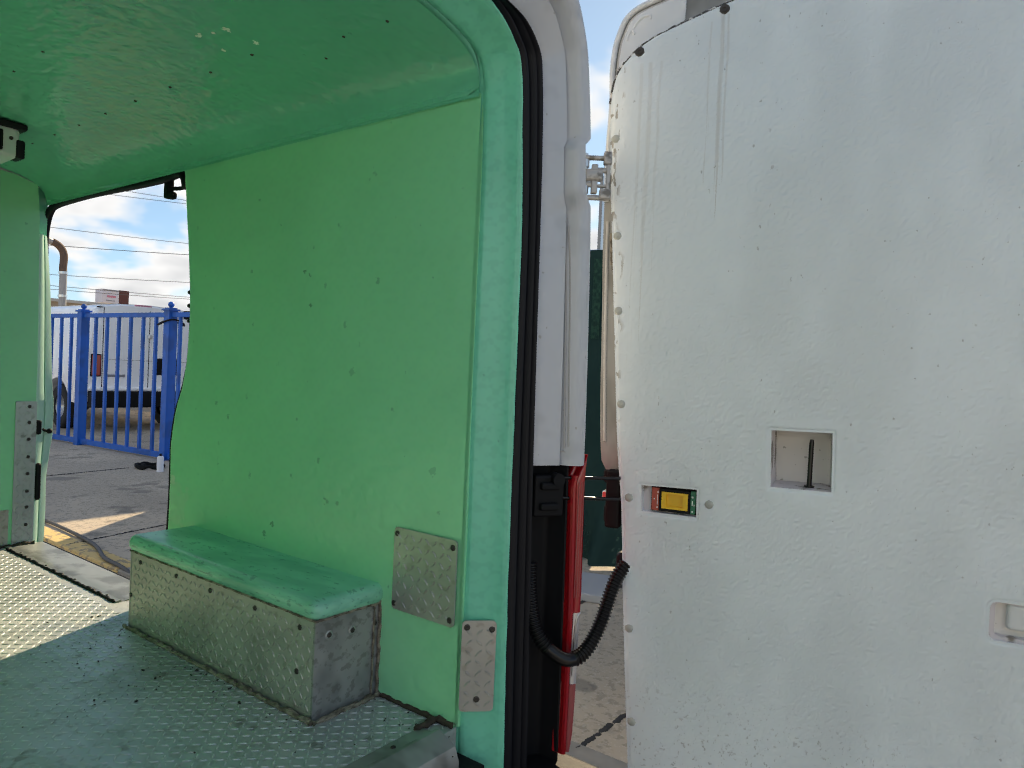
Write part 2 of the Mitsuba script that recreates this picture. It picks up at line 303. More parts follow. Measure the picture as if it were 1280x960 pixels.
put('ground_cable', tube(spline([(2.149, 7.2, .012), (2.149, 5.849, .016), (2.119, 5.138, .017), (2.06, 4.75, .016), (2.0, 4.534, .016), (1.985, 4.2, .0), (1.9, 3.9, -.13), (1.85, 2.5, -.138)], 90), .012, 8), 'm_wire', True,
    label='black cable lying along the yellow kerb', category='cable')

# ---------------------------------------------------------------- the van: body shell
V = thing('cargo_van', 'white insulated cargo van with mint green lined load space, seen through its open rear', 'van')
def mirror(st): return np.vstack([st, [(0.76-x, z) for x, z in st[::-1][1:]]])
crease = [(1.0, .45), (.994, .83), (.992, 1.17), (.990, 1.5), (.989, 1.66), (.987, 1.748), (.974, 1.793), (.953, 1.812), (.893, 1.832), (.822, 1.844), (.60, 1.861), (.38, 1.867)]
sin_ = [(1.052, .44), (1.036, .87), (1.033, 1.09), (1.029, 1.49), (1.017, 1.68), (1.008, 1.775), (.998, 1.805), (.975, 1.828), (.945, 1.850), (.905, 1.864), (.62, 1.876), (.38, 1.878)]
sout = [(1.10, .40), (1.09, .675), (1.0715, 1.11), (1.061, 1.495), (1.056, 1.66), (1.050, 1.75), (1.043, 1.805), (1.024, 1.833), (.985, 1.856), (.92, 1.866), (.70, 1.880), (.38, 1.885)]
bout = [(1.180, .40), (1.180, .675), (1.177, 1.11), (1.161, 1.52), (1.147, 1.68), (1.136, 1.76), (1.122, 1.836), (1.106, 1.878), (1.073, 1.929), (.98, 1.965), (.72, 1.99), (.38, 2.0)]
def stations(a, n=14):
    """the same parameter for every list: index; dense between the given stations"""
    a = mirror(np.array(a)); k = np.arange(len(a)); u = np.linspace(0, len(a)-1, (len(a)-1)*n+1)
    return PchipInterpolator(k, a)(u)
def sec(p0, p1, y0, y1, us):
    """loft: list of (t, dy, out) between curve p0 at y0 and curve p1 at y1"""
    rows = []
    for t, dy, o in us:
        xz = p0*(1-t)+p1*t; d = p1-p0; d = d/np.linalg.norm(d, axis=1, keepdims=True); xz = xz+d*o
        rows.append(np.stack([xz[:, 0], np.full(len(xz), y0*(1-t)+y1*t+dy), xz[:, 1]], 1))
    return np.stack(rows, 0)
cr, si_, so_, bo_ = map(stations, (crease, sin_, sout, bout))
_l = np.r_[0, np.cumsum(np.linalg.norm(np.diff(cr, axis=0), axis=1)+np.linalg.norm(np.diff(si_, axis=0), axis=1))]
_k = np.linspace(0, _l[-1], 900)
crf, sif = (np.stack([np.interp(_k, _l, c[:, i]) for i in (0, 1)], 1) for c in (cr, si_))
LS = [(0, .008, .006), (.0, .001, .004), (.1, -.003, 0), (.3, -.004, 0), (.5, -.005, 0), (.66, -.009, 0), (.76, -.014, 0), (.84, -.015, 0), (.92, -.011, 0), (1, 0, 0), (1.05, .01, .004)]
LS = PchipInterpolator(np.linspace(0, 1, len(LS)), np.array(LS))(np.linspace(0, 1, 46))
lin = sec(crf, sif, .84, .775, LS)
def grp(P, k=1., seed=0):
    """relief of hand-laid glass-fibre coating: fine ripple on broad waves"""
    return k*(.0024*(meshkit.fbm(P*[75, 75, 55], 2, seed)-.5) + .0024*(meshkit.fbm(P*15, 2, seed+9)-.5))
lin[..., 1] -= grp(lin, .8, 3)*np.clip((np.arange(46)-3)/8., 0, 1)[:, None]
put(V+'doorway_lining', grid(lin), 'm_post', True)
put(V+'doorway_lining_back', grid(sec(cr, si_, .84, .775, [(.0, .012, 0), (1., .016, 0)]), (0, .02, 0)), 'm_post', 50)
seal = sec(si_, so_, .777, .765, [(-.12, .012, 0), (-.05, -.006, 0), (.1, -.013, 0), (.22, -.012, 0), (.30, -.002, 0), (.36, .0, 0), (.43, -.012, 0), (.56, -.016, 0), (.66, -.012, 0), (.70, -.003, 0), (.75, -.003, 0), (.80, -.014, 0), (.92, -.014, 0), (1.0, .002, 0), (1.03, .012, 0)])
put(V+'rear_door_seal', grid(seal, (0, .02, 0)), 'm_rubber', 40)
NB = 14*2   # the white pillar ends at station 2 (z 1.08), below it is the black recess
jam = [(-.02, .012, 0), (.0, .004, 0), (.10, -.002, 0), (.40, -.004, 0), (.52, -.006, 0), (.56, .004, 0), (.60, .004, 0), (.63, -.016, 0), (.80, -.020, 0), (.92, -.014, 0), (.975, -.004, 0), (1.0, .012, .002), (1.0, .04, .010), (1.0, .12, .014), (1.0, .30, .016)]
bn_ = bo_.copy(); q_ = bn_[:, 1]; bn_[:, 0] -= np.sign(bn_[:, 0]-.38)*.020*np.clip((q_-1.565)/.022, 0, 1)*np.clip((1.685-q_)/.012, 0, 1)
jm = np.concatenate([sec(so_, bn_, .765, .715, jam[:13]), sec(so_, bo_, .765, .715, jam[13:])], 0)[:, NB-1:-NB+1 or None]
put(V+'rear_pillar_frame', grid(jm, (0, .018, 0)), 'm_paint', 40)
rec = [(-.03, .01, 0), (.0, .004, 0), (.08, .03, 0), (.2, .035, 0), (.62, .04, 0), (.70, .034, 0), (.715, .0, 0), (.742, -.001, 0), (.756, .03, 0), (.9, .045, 0), (1.0, .12, .014)]
put(V+'black_pillar_trim', grid(sec(so_, bo_, .765, .715, rec)[:, :NB+1], (0, .018, 0)), 'm_black', 40)
# left-hand pillar trim, out of frame, same section
put(V+'black_pillar_trim', grid(sec(so_, bo_, .765, .715, rec)[:, -NB-1:], (0, .018, 0)), 'm_black', 40)
def prof_out(y0, y1, key, mat, a, b):
    p = bo_[a:b]; c = np.array([.38, 1.0]); q = c+(p-c)*np.array([1.018, 1.012])
    P = np.stack([np.stack([q[:, 0], np.full(len(q), y), q[:, 1]], 1) for y in (y0, y1)], 0)
    put(V+key, grid(P, (0, 0, -.012) if key == 'roof' else (-.012, 0, 0)), mat, 40)
nb = len(bo_)
prof_out(.80, 3.6, 'roof', 'm_paint', 14*6, nb-14*6)
put(V+'quarter_panel', bx(1.168, 1.19, 1.01, 1.90, .25, 1.85), 'm_paint')
put(V+'door_header', bx(1.03, 1.165, 1.86, 3.14, 1.845, 1.87), 'm_paint')
put(V+'front_side_panel', bx(1.06, 1.09, 3.12, 3.6, .25, 1.85), 'm_paint')
put(V+'left_side_panel', bx(-.43, -.41, .80, 3.6, .25, 1.86), 'm_paint')
put(V+'underbody', bx(-.40, 1.0, .78, 3.6, .40, .55), 'm_black')
put(V+'front_cab_wall', bx(-.40, 1.14, 3.58, 3.62, .40, 1.9), 'm_paint')

# lining
ceil_prof = np.array([(.9775, 1.737), (.978, 1.748), (.9755, 1.762), (.967, 1.783), (.945, 1.803), (.915, 1.816), (.888, 1.823), (.82, 1.835), (.70, 1.846), (.55, 1.854), (.38, 1.857)])
cp = PchipInterpolator(np.arange(21), mirror(ceil_prof))(np.linspace(0, 20, 801))
_l = np.r_[0, np.cumsum(np.linalg.norm(np.diff(cp, axis=0), axis=1))]; _k = np.linspace(0, _l[-1], 330)
cp = np.stack([np.interp(_k, _l, cp[:, i]) for i in (0, 1)], 1)
cn = np.gradient(cp, axis=0); cn = np.stack([-cn[:, 1], cn[:, 0]], 1)/np.linalg.norm(cn, axis=1, keepdims=True)
ys = np.linspace(.842, 2.735, 350)
CP = np.stack([np.stack([cp[:, 0], np.full(len(cp), y), cp[:, 1]], 1) for y in ys], 0)
dd = grp(CP, 1.25, 20)*np.clip(np.minimum(np.arange(330), np.arange(330)[::-1])/16, 0, 1)[None, :]*np.clip(np.arange(350)/10, 0, 1)[:, None]
CP[..., 0] += dd*cn[None, :, 0]; CP[..., 2] += dd*cn[None, :, 1]
put(V+'ceiling', grid(CP), 'm_cove', True)
put(V+'ceiling_core', grid(CP[::10, ::3]+[0, 0, .006], (0, 0, .02)), 'm_cove', True)
edge = pchip([(1.882, .60), (1.880, .775), (1.875, .879), (1.876, 1.007), (1.862, 1.093), (1.827, 1.18), (1.811, 1.243), (1.805, 1.368), (1.817, 1.493), (1.840, 1.64), (1.858, 1.745)], 60)
wallp = Polygon(np.vstack([[(.842, 1.745), (.842, .60)], edge]))
zw = np.linspace(.6, 1.745, 300)
edx = PchipInterpolator(edge[:, 1], edge[:, 0])(zw)
WP = np.stack([np.stack([.982+.003*np.sin((.842+(edx-.842)*u)*3.3)+.006*np.clip(1.0-zw, 0, 1), .842+(edx-.842)*u, zw], 1) for u in np.linspace(0, 1, 270)], 0)
WP[..., 0] -= grp(WP, .8, 40)*np.clip(np.arange(270)/12., 0, 1)[:, None]-.0012*np.clip(1-np.arange(270)/12., 0, 1)[:, None]
for k, d in ((-4, .0005), (-3, .0012), (-2, .0024), (-1, .006)): WP[k, :, 0] += d
put(V+'side_wall', grid(WP), 'm_wall', True)
put(V+'side_wall_core', grid(WP[::6, ::6]+[.007, -.002, 0], (.06, 0, 0)), 'm_wall', 40)
put(V+'left_wall', bx(-.30, -.22, .84, 2.74, .60, 1.75), 'm_wall')
blk = ex_xz(Polygon([(-.215, .60), (.962, .60), (.966, 1.2), (.958, 1.70), (.95, 1.80), (.88, 1.822), (.38, 1.856), (-.12, 1.822), (-.215, 1.74)]), 2.81, .08)
put(V+'bulkhead', blk, 'm_wall')
put(V+'sliding_door_seal', tube(np.vstack([spline([(1.0, 1.872, 1.70), (1.0, 1.888, 1.735), (1.0, 1.93, 1.745)], 10), np.array([(1.0, y, 1.745-.004*math.sin(y*7)) for y in np.linspace(1.97, 2.68, 20)]), spline([(1.0, 2.72, 1.742), (1.0, 2.772, 1.716), (1.0, 2.797, 1.66), (1.0, 2.798, 1.58)], 14)]), .0125, 10), 'm_rubber', True)
put(V+'side_wall_seal', tube(np.stack([np.full(60, .9935), edge[:, 0]+.0055, edge[:, 1]], 1)[:-3], np.interp(edge[:-3, 1], [.6, 1.1, 1.25, 1.75], [.0075, .0075, .005, .004]), 10), 'm_rubber', True)
put(V+'header_lining', bx(.985, 1.03, 1.87, 2.79, 1.768, 1.86), 'm_cove')
# B pillar jamb beyond the bulkhead with its wavy flange
zz = np.linspace(.58, 1.64, 60)
fl = .016+PchipInterpolator([.58, .62, .70, .80, .90, .98, 1.06, 1.14, 1.25, 1.45, 1.64], [.996, 1.0, 1.001, 1.0, 1.008, 1.016, 1.016, 1.009, 1.004, .994, .978])(zz)
JP = np.stack([np.stack([a*np.ones(60) if np.isscalar(a) else a, y*np.ones(60), zz], 1) for a, y in ((.958, 2.735), (.966, 2.732), ((.966+fl)/2-.004, 2.742), ((.966+fl)/2, 2.758), ((.966+fl)/2+.003, 2.75), (fl-.003, 2.758), (fl, 2.764), (fl-.001, 2.80))], 0)
put(V+'door_post', grid(JP, (0, .02, 0)), 'm_mint', 40)
put(V+'front_inner_panel', bx(.94, .985, 2.83, 3.14, .5, 1.8), 'm_mint')
put(V+'post_top', bx(.94, .995, 2.77, 2.85, 1.58, 1.80), 'm_cove')
put(V+'door_stop', cat_([tube([(.978, 2.76, .992), (.99, 2.745, .985), (1.0, 2.74, .979), (1.012, 2.74, .977)], .0045, 8), trimesh.Trimesh(*[np.asarray(q) for q in (trimesh.creation.icosphere(2, .009).vertices+[1.012, 2.738, .977], trimesh.creation.icosphere(2, .009).faces)]), rbx(.967, .984, 2.722, 2.74, .968, 1.016, .006)]), 'm_black', 40)
put(V+'latch_slot', rbx(.972, .988, 2.725, 2.745, .745, .87, .007), 'm_black', 40)
# floor
fp = cat_([bx(-.215, .992, .842, 2.73, .56, .6), frame(tread_bars(-.21, .985, .85, 2.725, keep=lambda c: ~((c[:, 0] > .815) & (c[:, 1] > 1.04) & (c[:, 1] < 1.76)) & ~((c[:, 0] > .86) & (c[:, 1] > 1.76))), (0, 0, .6), X, Y, Z)])
put(V+'floor_plate', fp, 'm_tread', label='aluminium chequer plate floor, scuffed and dirty')
# side door sill
sill = Polygon([(.885, .598), (.885, .604), (.897, .6055), (.90, .600), (.915, .603), (.935, .6025), (1.0, .600), (1.005, .594), (1.005, .57), (.885, .57)])
put(V+'side_sill', ex_xz(sill, 2.735, .80), 'm_alu', 25)
put(V+'sill_edge_strip', lumpy([(.8845, 1.94, .6015), (.885, 2.3, .6015), (.883, 2.69, .6015)], .005, 12, amp=.35), 'm_black', 60)
for yy in (2.0, 2.2, 2.4, 2.6): put(V+'sill_screw', screw((.891, yy, .6045), Z, .004), 'm_screw', 40)
put(V+'sill_apron', bx(1.0, 1.03, 1.9, 2.9, .42, .585), 'm_black')
# rear sill
rs = Polygon([(.888, .6005), (.886, .6035), (.852, .607), (.846, .615), (.838, .616), (.80, .600), (.79, .575), (.785, .45), (.80, .45), (.80, .56), (.888, .585)])
put(V+'rear_sill', ex_yz(rs, -.2, 1.142), 'm_alu', 25)
put(V+'rear_sill_screw', screw((.86, .868, .6055), Z, .005), 'm_screw', 40)
put(V+'rear_sill_screw', screw((.55, .868, .6055), Z, .005), 'm_screw', 40)

# wheel box
WB = V+'wheel_box'
put(WB, cat_([bx(.83, .834, 1.052, 1.742, .6, .783), frame(tread_bars(1.056, 1.738, .612, .772), (.83, 0, 0), Y, Z, -X)]), 'm_tread_old', label='dull chequer plate box over the wheel arch')
put(WB+'__end_plate', cat_([bx(.829, .982, 1.047, 1.052, .6, .783), frame(tread_bars(.86, .975, .64, .77, h=.0004), (0, 1.0473, 0), X, Z, -Y)]), 'm_end_plate', label='stained smooth end plate of the box')
put(WB+'__far_end', bx(.829, .982, 1.742, 1.746, .6, .783), 'm_tread_old')
cap = rbx(.821, 1.03, 1.038, 1.754, .781, .8225, .0195, 24)
cap = cap.subdivide_to_size(.02); vz = cap.vertices.copy(); cap.vertices = vz + np.stack([0*vz[:, 0], 0*vz[:, 0], .003*(meshkit.fbm(vz*9, 3, 4)-.5)], 1)
put(WB+'__green_top', cap, 'm_benchtop', 45)
put(WB+'__edge_bead', cat_([lumpy([(.827, y, .784) for y in np.linspace(1.045, 1.745, 20)], .0023, 21, amp=.35), lumpy([(x, 1.044, .784) for x in np.linspace(.827, .98, 8)], .0023, 22, amp=.35)]), 'm_crud', 60)
put(WB+'__corner_bead', cat_([lumpy([(.982, 1.043, z) for z in np.linspace(.606, .79, 10)], .0035, 23, amp=.35), lumpy([(.968, 1.044, z) for z in np.linspace(.606, .785, 10)], .002, 24, amp=.4)]), 'm_crud', 60)
put(WB+'__floor_bead', cat_([lumpy([(.822, y, .602) for y in np.linspace(1.04, 1.75, 20)], .005, 25, amp=.6), lumpy([(x, 1.038, .602) for x in np.linspace(.822, .985, 8)], .0052, 26, amp=.5), lumpy([(.835, 1.75, .602), (.9, 1.76, .602)], .004, 27)]), 'm_crud', 60)
for y, z in ((1.698, .7632), (1.534, .7652), (1.397, .7632), (1.235, .7641), (1.0925, .7619), (1.0967, .6788), (1.7389, .678)):
    put(WB+'__screw', screw((.8295, y, z), -X, .0055), 'm_screw', 40)
for x, z in ((.8607, .7513), (.9158, .7459), (.9722, .7455)):
    put(WB+'__washer', screw((x, 1.047, z), -Y, .0085, .0012), 'm_alu', 40)
    put(WB+'__screw', screw((x, 1.0462, z), -Y, .005), 'm_screw', 40)
put(V+'wall_base_dirt', cat_([lumpy([(.984, y, .603) for y in np.linspace(.845, 1.04, 9)], .0048, 31, amp=.6), lumpy([(.985, .86, .602), (.978, .885, .606), (.96, .885, .602)], .006, 32, amp=.9), lumpy([(.955, .88, .607), (.93, .885, .606)], .005, 33, amp=.9)]), 'm_grime', 60)

# plates on wall, doorway and bulkhead
def plate(key, w, h, o, ax, ay, az, screws, mat='m_tread_old', r=.008, th=.003, bars=True):
    p = chip_poly(w, h, r); m = [extr(p, th)]
    inner = p.buffer(-.006)
    if bars: m.append(frame(tread_bars(.004, w-.004, .004, h-.004, pitch=.0185, L=.0185, W=.0048, h=.002, keep=lambda c: np.array([inner.contains(Point(q)) for q in c])), (0, 0, th), X, Y, Z))
    put(key, frame(cat_(m), o, ax, ay, az), mat)
    for u, v in screws:
        put(key+'__screw', screw(np.asarray(o)+np.asarray(ax)*u+np.asarray(ay)*v+np.asarray(az)*th, az, .0058), 'm_screw', 40)
plate(V+'wall_plate', .160, .158, (.979, 1.006, .784), -Y, Z, -X, [(.008, .146), (.151, .144), (.006, .011), (.150, .012)])
sA = np.array([.707, -.707, 0]); sN = np.array([-.707, -.707, 0])
plate(V+'doorway_plate', .062, .164, np.array([.98, .84, .638])+sA*.008+sN*.0075, sA, Z, sN, [(.009, .152), (.054, .148), (.031, .022)])
plate(V+'bulkhead_corner_plate', .062, .478, (.906, 2.729, .602), X, Z, -Y, [(.040, q-.602) for q in (1.0627, 1.0093, .9532, .8944, .838, .7793, .7261, .6672)], mat='m_tread', r=.002)
plate(V+'bulkhead_kick_plate', 1.10, .121, (-.205, 2.729, .602), X, Z, -Y, [(1.05, .03), (.8, .1)], r=.002)
put(V+'bulkhead_base_dirt', lumpy([(.6, 2.722, .603), (.8, 2.722, .603), (.97, 2.72, .604)], .007, 35, amp=.8), 'm_grime', 60)
# ceiling screws and pits
for x, y in ((.8, 2.349), (.8, 2.197), (.8, 2.044), (.797, 1.887), (.795, 1.731), (.794, 1.572), (.798, 1.415), (.795, 1.264), (.584, 1.832), (.578, 1.66), (.833, 1.04), (.866, 1.13), (.835, .93)):
    z = float(np.interp(x, ceil_prof[::-1, 0], ceil_prof[::-1, 1]))
    put(V+'ceiling_screw', screw((x, y, z+.0005), -Z, .0032, .0018), 'm_screw', 40)
# cooling unit under the ceiling
cu = V+'ceiling_cooler'
put(cu, rbx(.12, .722, 2.20, 2.70, 1.752, 1.832, .012), 'm_frame_top', 40)
put(cu+'__top_gasket', rbx(.11, .735, 2.19, 2.70, 1.826, 1.842, .004), 'm_rubber', 40)
put(cu+'__grille', rbx(.60, .682, 2.195, 2.21, 1.764, 1.818, .004), 'm_black', 40)
put(cu+'__clip', rbx(.712, .732, 2.195, 2.25, 1.752, 1.80, .005), 'm_rubber', 40)
put(cu+'__screw', screw((.70, 2.199, 1.80), -Y, .005), 'm_screw', 40)
# roller bracket hanging in the doorway
put(V+'door_roller_bracket', cat_([rbx(1.008, 1.026, 1.985, 2.012, 1.69, 1.745, .005), rbx(1.008, 1.026, 1.966, 1.992, 1.686, 1.706, .006), tube([(1.017, 1.985, 1.716), (1.017, 1.95, 1.712), (1.017, 1.90, 1.710)], .0055, 8)]), 'm_black', 40)
put(V+'wall_edge_stud', screw((.99, 1.815, 1.385), Y, .006, .006), 'm_screw', 40)
put(V+'wall_edge_stud', screw((.99, 1.815, 1.42), Y, .006, .006), 'm_screw', 40)
put(V+'wall_edge_stud', screw((.99, 1.815, 1.345), Y, .005, .006), 'm_screw', 40)

# seam beads on the white pillar (J frame: P0 along JA, normal JN)
J0 = np.array([1.085, .765, 0]); JA = np.array([.105, -.065, 0]); JA /= np.linalg.norm(JA); JN = np.array([JA[1], -JA[0], 0])
def jp(s, z, n=.006): return J0+JA*s+JN*n+Z*z
def jbead(key, pts, r, mat, n=.003, k=30): put(V+key, tube(pchip([jp(s, z, n) for s, z in pts], k), r, 8), mat, True)
jbead('seam_bead', [(-.008, 1.846), (.008, 1.82), (.020, 1.79), (.031, 1.70)], .0016, 'm_seam', .004)
jbead('seam_bead', [(.031, 1.72), (.026, 1.69), (.030, 1.685), (.052, 1.678), (.054, 1.668), (.032, 1.655), (.030, 1.63), (.034, 1.58), (.058, 1.558), (.056, 1.545), (.041, 1.536), (.041, 1.50)], .0013, 'm_seam', .006, 70)
jbead('seam_bead', [(-.012, 1.5267), (.033, 1.5293)], .0012, 'm_seam', .003)
jbead('seam_bead', [(.038, 1.535), (.047, 1.44), (.053, 1.277), (.060, 1.112)], .0015, 'm_seam', .007)
jbead('seam_bead', [(.046, 1.525), (.054, 1.44), (.0605, 1.277), (.067, 1.115)], .0015, 'm_seam', .010)
jbead('seam_bead', [(.004, 1.107), (.055, 1.107), (.075, 1.095), (.079, 1.085)], .0012, 'm_seam', .004)

# hinge between pillar and door
HG = V+'upper_hinge'
put(HG, rbx(1.156, 1.176, .742, .762, 1.585, 1.675, .003), 'm_paint', 40)
hd = np.array([1.2097-1.1746, .7089-.7549, 0]); hd /= np.linalg.norm(hd); hn = np.array([hd[1], -hd[0], 0])
def hb(a0, a1, b0, b1, z0, z1, r=.002): return frame(rbx(a0, a1, b0, b1, z0, z1, r, 8), (1.1746, .7549, 0), hd, -hn, Z)
put(HG+'__leaf', cat_([hb(-.004, .004, -.02, .012, 1.59, 1.674), hb(.002, .012, -.012, .008, 1.596, 1.606), hb(.002, .012, -.012, .008, 1.655, 1.668)]), 'm_hinge', 40)
put(HG+'__arm', cat_([hb(.008, .066, -.006, .004, 1.664, 1.672), hb(.004, .062, -.004, .006, 1.588, 1.597), hb(.028, .040, -.008, .008, 1.60, 1.655), hb(.040, .062, -.004, .004, 1.640, 1.650), hb(.040, .062, -.004, .004, 1.612, 1.618), hb(.056, .064, -.006, .006, 1.60, 1.672), hb(.012, .03, -.004, .004, 1.636, 1.646), hb(.012, .03, -.004, .004, 1.612, 1.622), hb(.014, .05, -.011, .002, 1.622, 1.646, .005), hb(.044, .066, -.012, .004, 1.588, 1.608, .003), hb(.05, .066, -.010, .005, 1.655, 1.68, .003)]), 'm_hinge', 40)
def cylz(x, y, z0, z1, r, n=18):
    m = trimesh.creation.cylinder(r, z1-z0, sections=n); m.apply_translation((x, y, (z0+z1)/2)); return m
hp = np.array([1.1746, .7549, 0])+hd*.016
put(HG+'__pin', cat_([cylz(hp[0], hp[1], 1.650, 1.664, .0075), cylz(hp[0], hp[1], 1.600, 1.614, .0075), cylz(hp[0], hp[1], 1.598, 1.676, .0045)]), 'm_steel', 40)
put(HG+'__bolt', cat_([frame(trimesh.creation.cylinder(.008, .012, sections=6), np.array([1.1746, .7549, z])-hd*.006+hn*.012, hd, Z, hn) for z in (1.602, 1.632, 1.66)]), 'm_hinge', 40)

# check straps low down
CS = V+'door_check'
put(CS, cat_([frame(rbx(.002, .062, .985, 1.062, -.012, .012, .005), J0, JA, Z, JN), frame(rbx(.012, .05, .998, 1.012, .0, .022, .004), J0, JA, Z, JN), frame(rbx(.012, .05, 1.036, 1.05, .0, .022, .004), J0, JA, Z, JN), frame(trimesh.creation.cylinder(.012, .03, sections=16), jp(.045, 1.055, .01), JA, Z, JN)]), 'm_black', 40)
put(CS+'__rod', tube([(1.118, .752, 1.056), (1.1243, .7464, 1.0556), (1.2501, .6711, 1.0521)], .0035, 10), 'm_black_gloss', True)
put(CS+'__rod', tube([(1.118, .750, 1.0185), (1.1248, .7447, 1.0181), (1.2507, .6692, 1.0115)], .0035, 10), 'm_black_gloss', True)
# wiring conduit
hose = spline([(1.089, .763, .90), (1.0895, .7618, .8514), (1.0918, .7578, .8145), (1.0927, .7473, .7796), (1.0988, .7303, .7526), (1.1115, .713, .7345), (1.1301, .6964, .7232), (1.1528, .6831, .7293), (1.1781, .6752, .7515), (1.2016, .6699, .7863), (1.2234, .6671, .828), (1.2446, .6648, .8598), (1.2617, .6593, .8796), (1.275, .656, .89)], 420)
hs = np.r_[0, np.cumsum(np.linalg.norm(np.diff(hose, axis=0), axis=1))]
rib = np.where((hs > .165) & (hs < .225), 0, 1)
put(V+'wiring_conduit', tube(hose, .0125+.0020*rib*np.sin(hs*2*np.pi/.0064), 14), 'm_black_gloss', True, label='black corrugated wiring conduit looping to the rear door')

# tail lamp
TL = V+'tail_lamp'
def lampseg(z0, z1, s0f, s1f, n0, n1, nz=16, side=.10, back=.02):
    zs = np.linspace(z0, z1, nz); rows = []
    for u, n, extra in ((0, n0-.012, 0), (0, n0, 0), (.35, (n0+n1)/2+.004, 0), (.8, n1+.004, 0), (1, n1-.002, 0), (1, n1, side*.3), (1, n1, side)):
        rows.append(np.array([J0+JA*(s0f(z)*(1-u)+s1f(z)*u)+JN*n+Z*z+np.array([.006*(extra > 0)+.10*extra, extra, 0]) for z in zs]))
    return grid(np.stack(rows, 0), (0, .02, 0))
sL = lambda z: float(np.interp(z, [.53, .808, 1.051, 1.10], [.086, .088, .081, .104]))
sR = lambda z: float(np.interp(z, [.53, .567, .636, .70, .844, 1.10], [.100, .107, .110, .110, .112, .1085]))
put(TL, lampseg(.53, 1.06, lambda z: sL(z)-.002, lambda z: sL(z)+.008, .003, .0025, 24, .0), 'm_red_lens', 40)
put(TL+'__upper_red_lens', lampseg(.80, 1.10, lambda z: sL(z)+.006, sR, .006, .004, 24), 'm_red_lens', 40)
put(TL+'__clear_lens', lampseg(.662, .803, lambda z: sL(z)+.008, sR, .006, .003, 14), 'm_clear_lens', 40)
put(TL+'__lower_red_lens', lampseg(.535, .664, lambda z: sL(z)+.007, lambda z: sR(z)-.001, .007, .004, 14), 'm_red_dull', 40)
put(TL+'__lens_rib', cat_([tube([jp(s, z, .0085) for z in np.linspace(.83, 1.05, 12)], .0011, 6) for s in (.094, .099, .104)]), 'm_red_dull', True)
put(TL+'__lens_rim', tube(pchip([jp(.098, .68, .008), jp(.099, .76, .0085), jp(.102, .79, .0085), jp(.109, .80, .007)], 20), .0018, 6), 'm_steel', True)
bc = rbx(1.02, 1.215, .60, .86, .40, .513, .035, 20)
put(V+'bumper_corner', bc, 'm_black', 40)
put(V+'rear_bumper', rbx(-.4, 1.06, .64, .80, .36, .47, .03, 16), 'm_black', 40)
wheelc = trimesh.creation.torus(.22, .09, 48, 18)
put(V+'rear_wheel', frame(wheelc, (1.08, 1.40, .16), Y, Z, X), 'm_tyre', True)
put(V+'rear_wheel', frame(wheelc, (-.32, 1.40, .16), Y, Z, X), 'm_tyre', True)

# ---------------------------------------------------------------- rear door
D = V+'rear_door'
def dpt(t, z, n=0.): return DH+DA*t+DN*n+Z*z
def dframe(mesh, n=0.): return frame(mesh, DH+DN*n, DA, Z, DN)
left = [(.065, .49), (.051, .66), (.036, .861), (.028, .986), (.014, 1.11), (-.003, 1.33), (-.018, 1.534), (-.028, 1.676), (-.032, 1.787), (-.027, 1.825), (-.017, 1.851), (-.002, 1.869), (.021, 1.889), (.051, 1.906), (.082, 1.917), (.126, 1.931), (.176, 1.946), (.239, 1.961)]
pan = Polygon(np.vstack([pchip(left, 120), [(.33, 1.972), (.45, 1.98), (.715, 1.98), (.74, .45), (.068, .45)]]))
lock = Polygon([(.0655, 1.042), (.1695, 1.0445), (.1705, .994), (.0688, .9935)]).buffer(.0008)
recs = Polygon([(.2965, 1.1665), (.3975, 1.1685), (.400, 1.0655), (.300, 1.0645)])
cup = sbox(.652, .866, .705, .906).buffer(.011, 8)
panel = pan.difference(lock).difference(recs).difference(cup)
import shapely
tt, zt = np.meshgrid(np.arange(-.036, .735, .002), np.arange(.452, 1.978, .002), indexing='ij')
ds = shapely.distance(shapely.points(tt.ravel(), zt.ravel()), panel.boundary).reshape(tt.shape)
ins = shapely.contains_xy(panel, tt.ravel(), zt.ravel()).reshape(tt.shape)
Q = np.stack([tt, zt, 0*tt], -1)
peb = 0.00075*(meshkit.noise(Q*[250, 220, 1], 61)-.5) + .0002*(meshkit.fbm(Q*7, 2, 63)-.5)
hh = np.where(ins, -.0012+(.0022+peb)*np.clip((ds-.0006)/.006, 0, 1), -.0012)
sheet = grid(DH + tt[..., None]*DA + zt[..., None]*Z + hh[..., None]*DN)
nz_ = tt.shape[1]; okc = (ins[:-1, :-1] & ins[1:, :-1] & ins[1:, 1:] & ins[:-1, 1:]).ravel()
fk = np.r_[okc, okc]; sheet = trimesh.Trimesh(sheet.vertices, sheet.faces[fk], process=False); sheet.remove_unreferenced_vertices()
put(D, sheet, 'm_panel', True, label='pebbled white inner panel of the open rear door')
put(D+'__panel_core', dframe(extr(panel, .02), -.02), 'm_panel')
out = Polygon(np.vstack([pchip([(.068, .40), (.061, .49), (.047, .66), (.033, .861), (.022, .965), (-.002, 1.05), (-.024, 1.078), (-.037, 1.354), (-.043, 1.555), (-.044, 1.684), (-.040, 1.794), (-.043, 1.858), (-.039, 1.906), (-.030, 1.937), (-.02, 1.959), (.003, 1.978), (.035, 1.989), (.10, 2.004), (.25, 2.015)], 100), [(.75, 2.02), (.77, .40)]]))
holes = lock.buffer(.004).union(recs.buffer(.004)).union(cup.buffer(.004))
fbody = extr(out.difference(holes), .075)
put(D+'__steel_frame', dframe(fbody, -.0975), 'm_frame')
put(D+'__outer_skin', dframe(extr(out.buffer(-.004), .012), -.1105), 'm_paint')
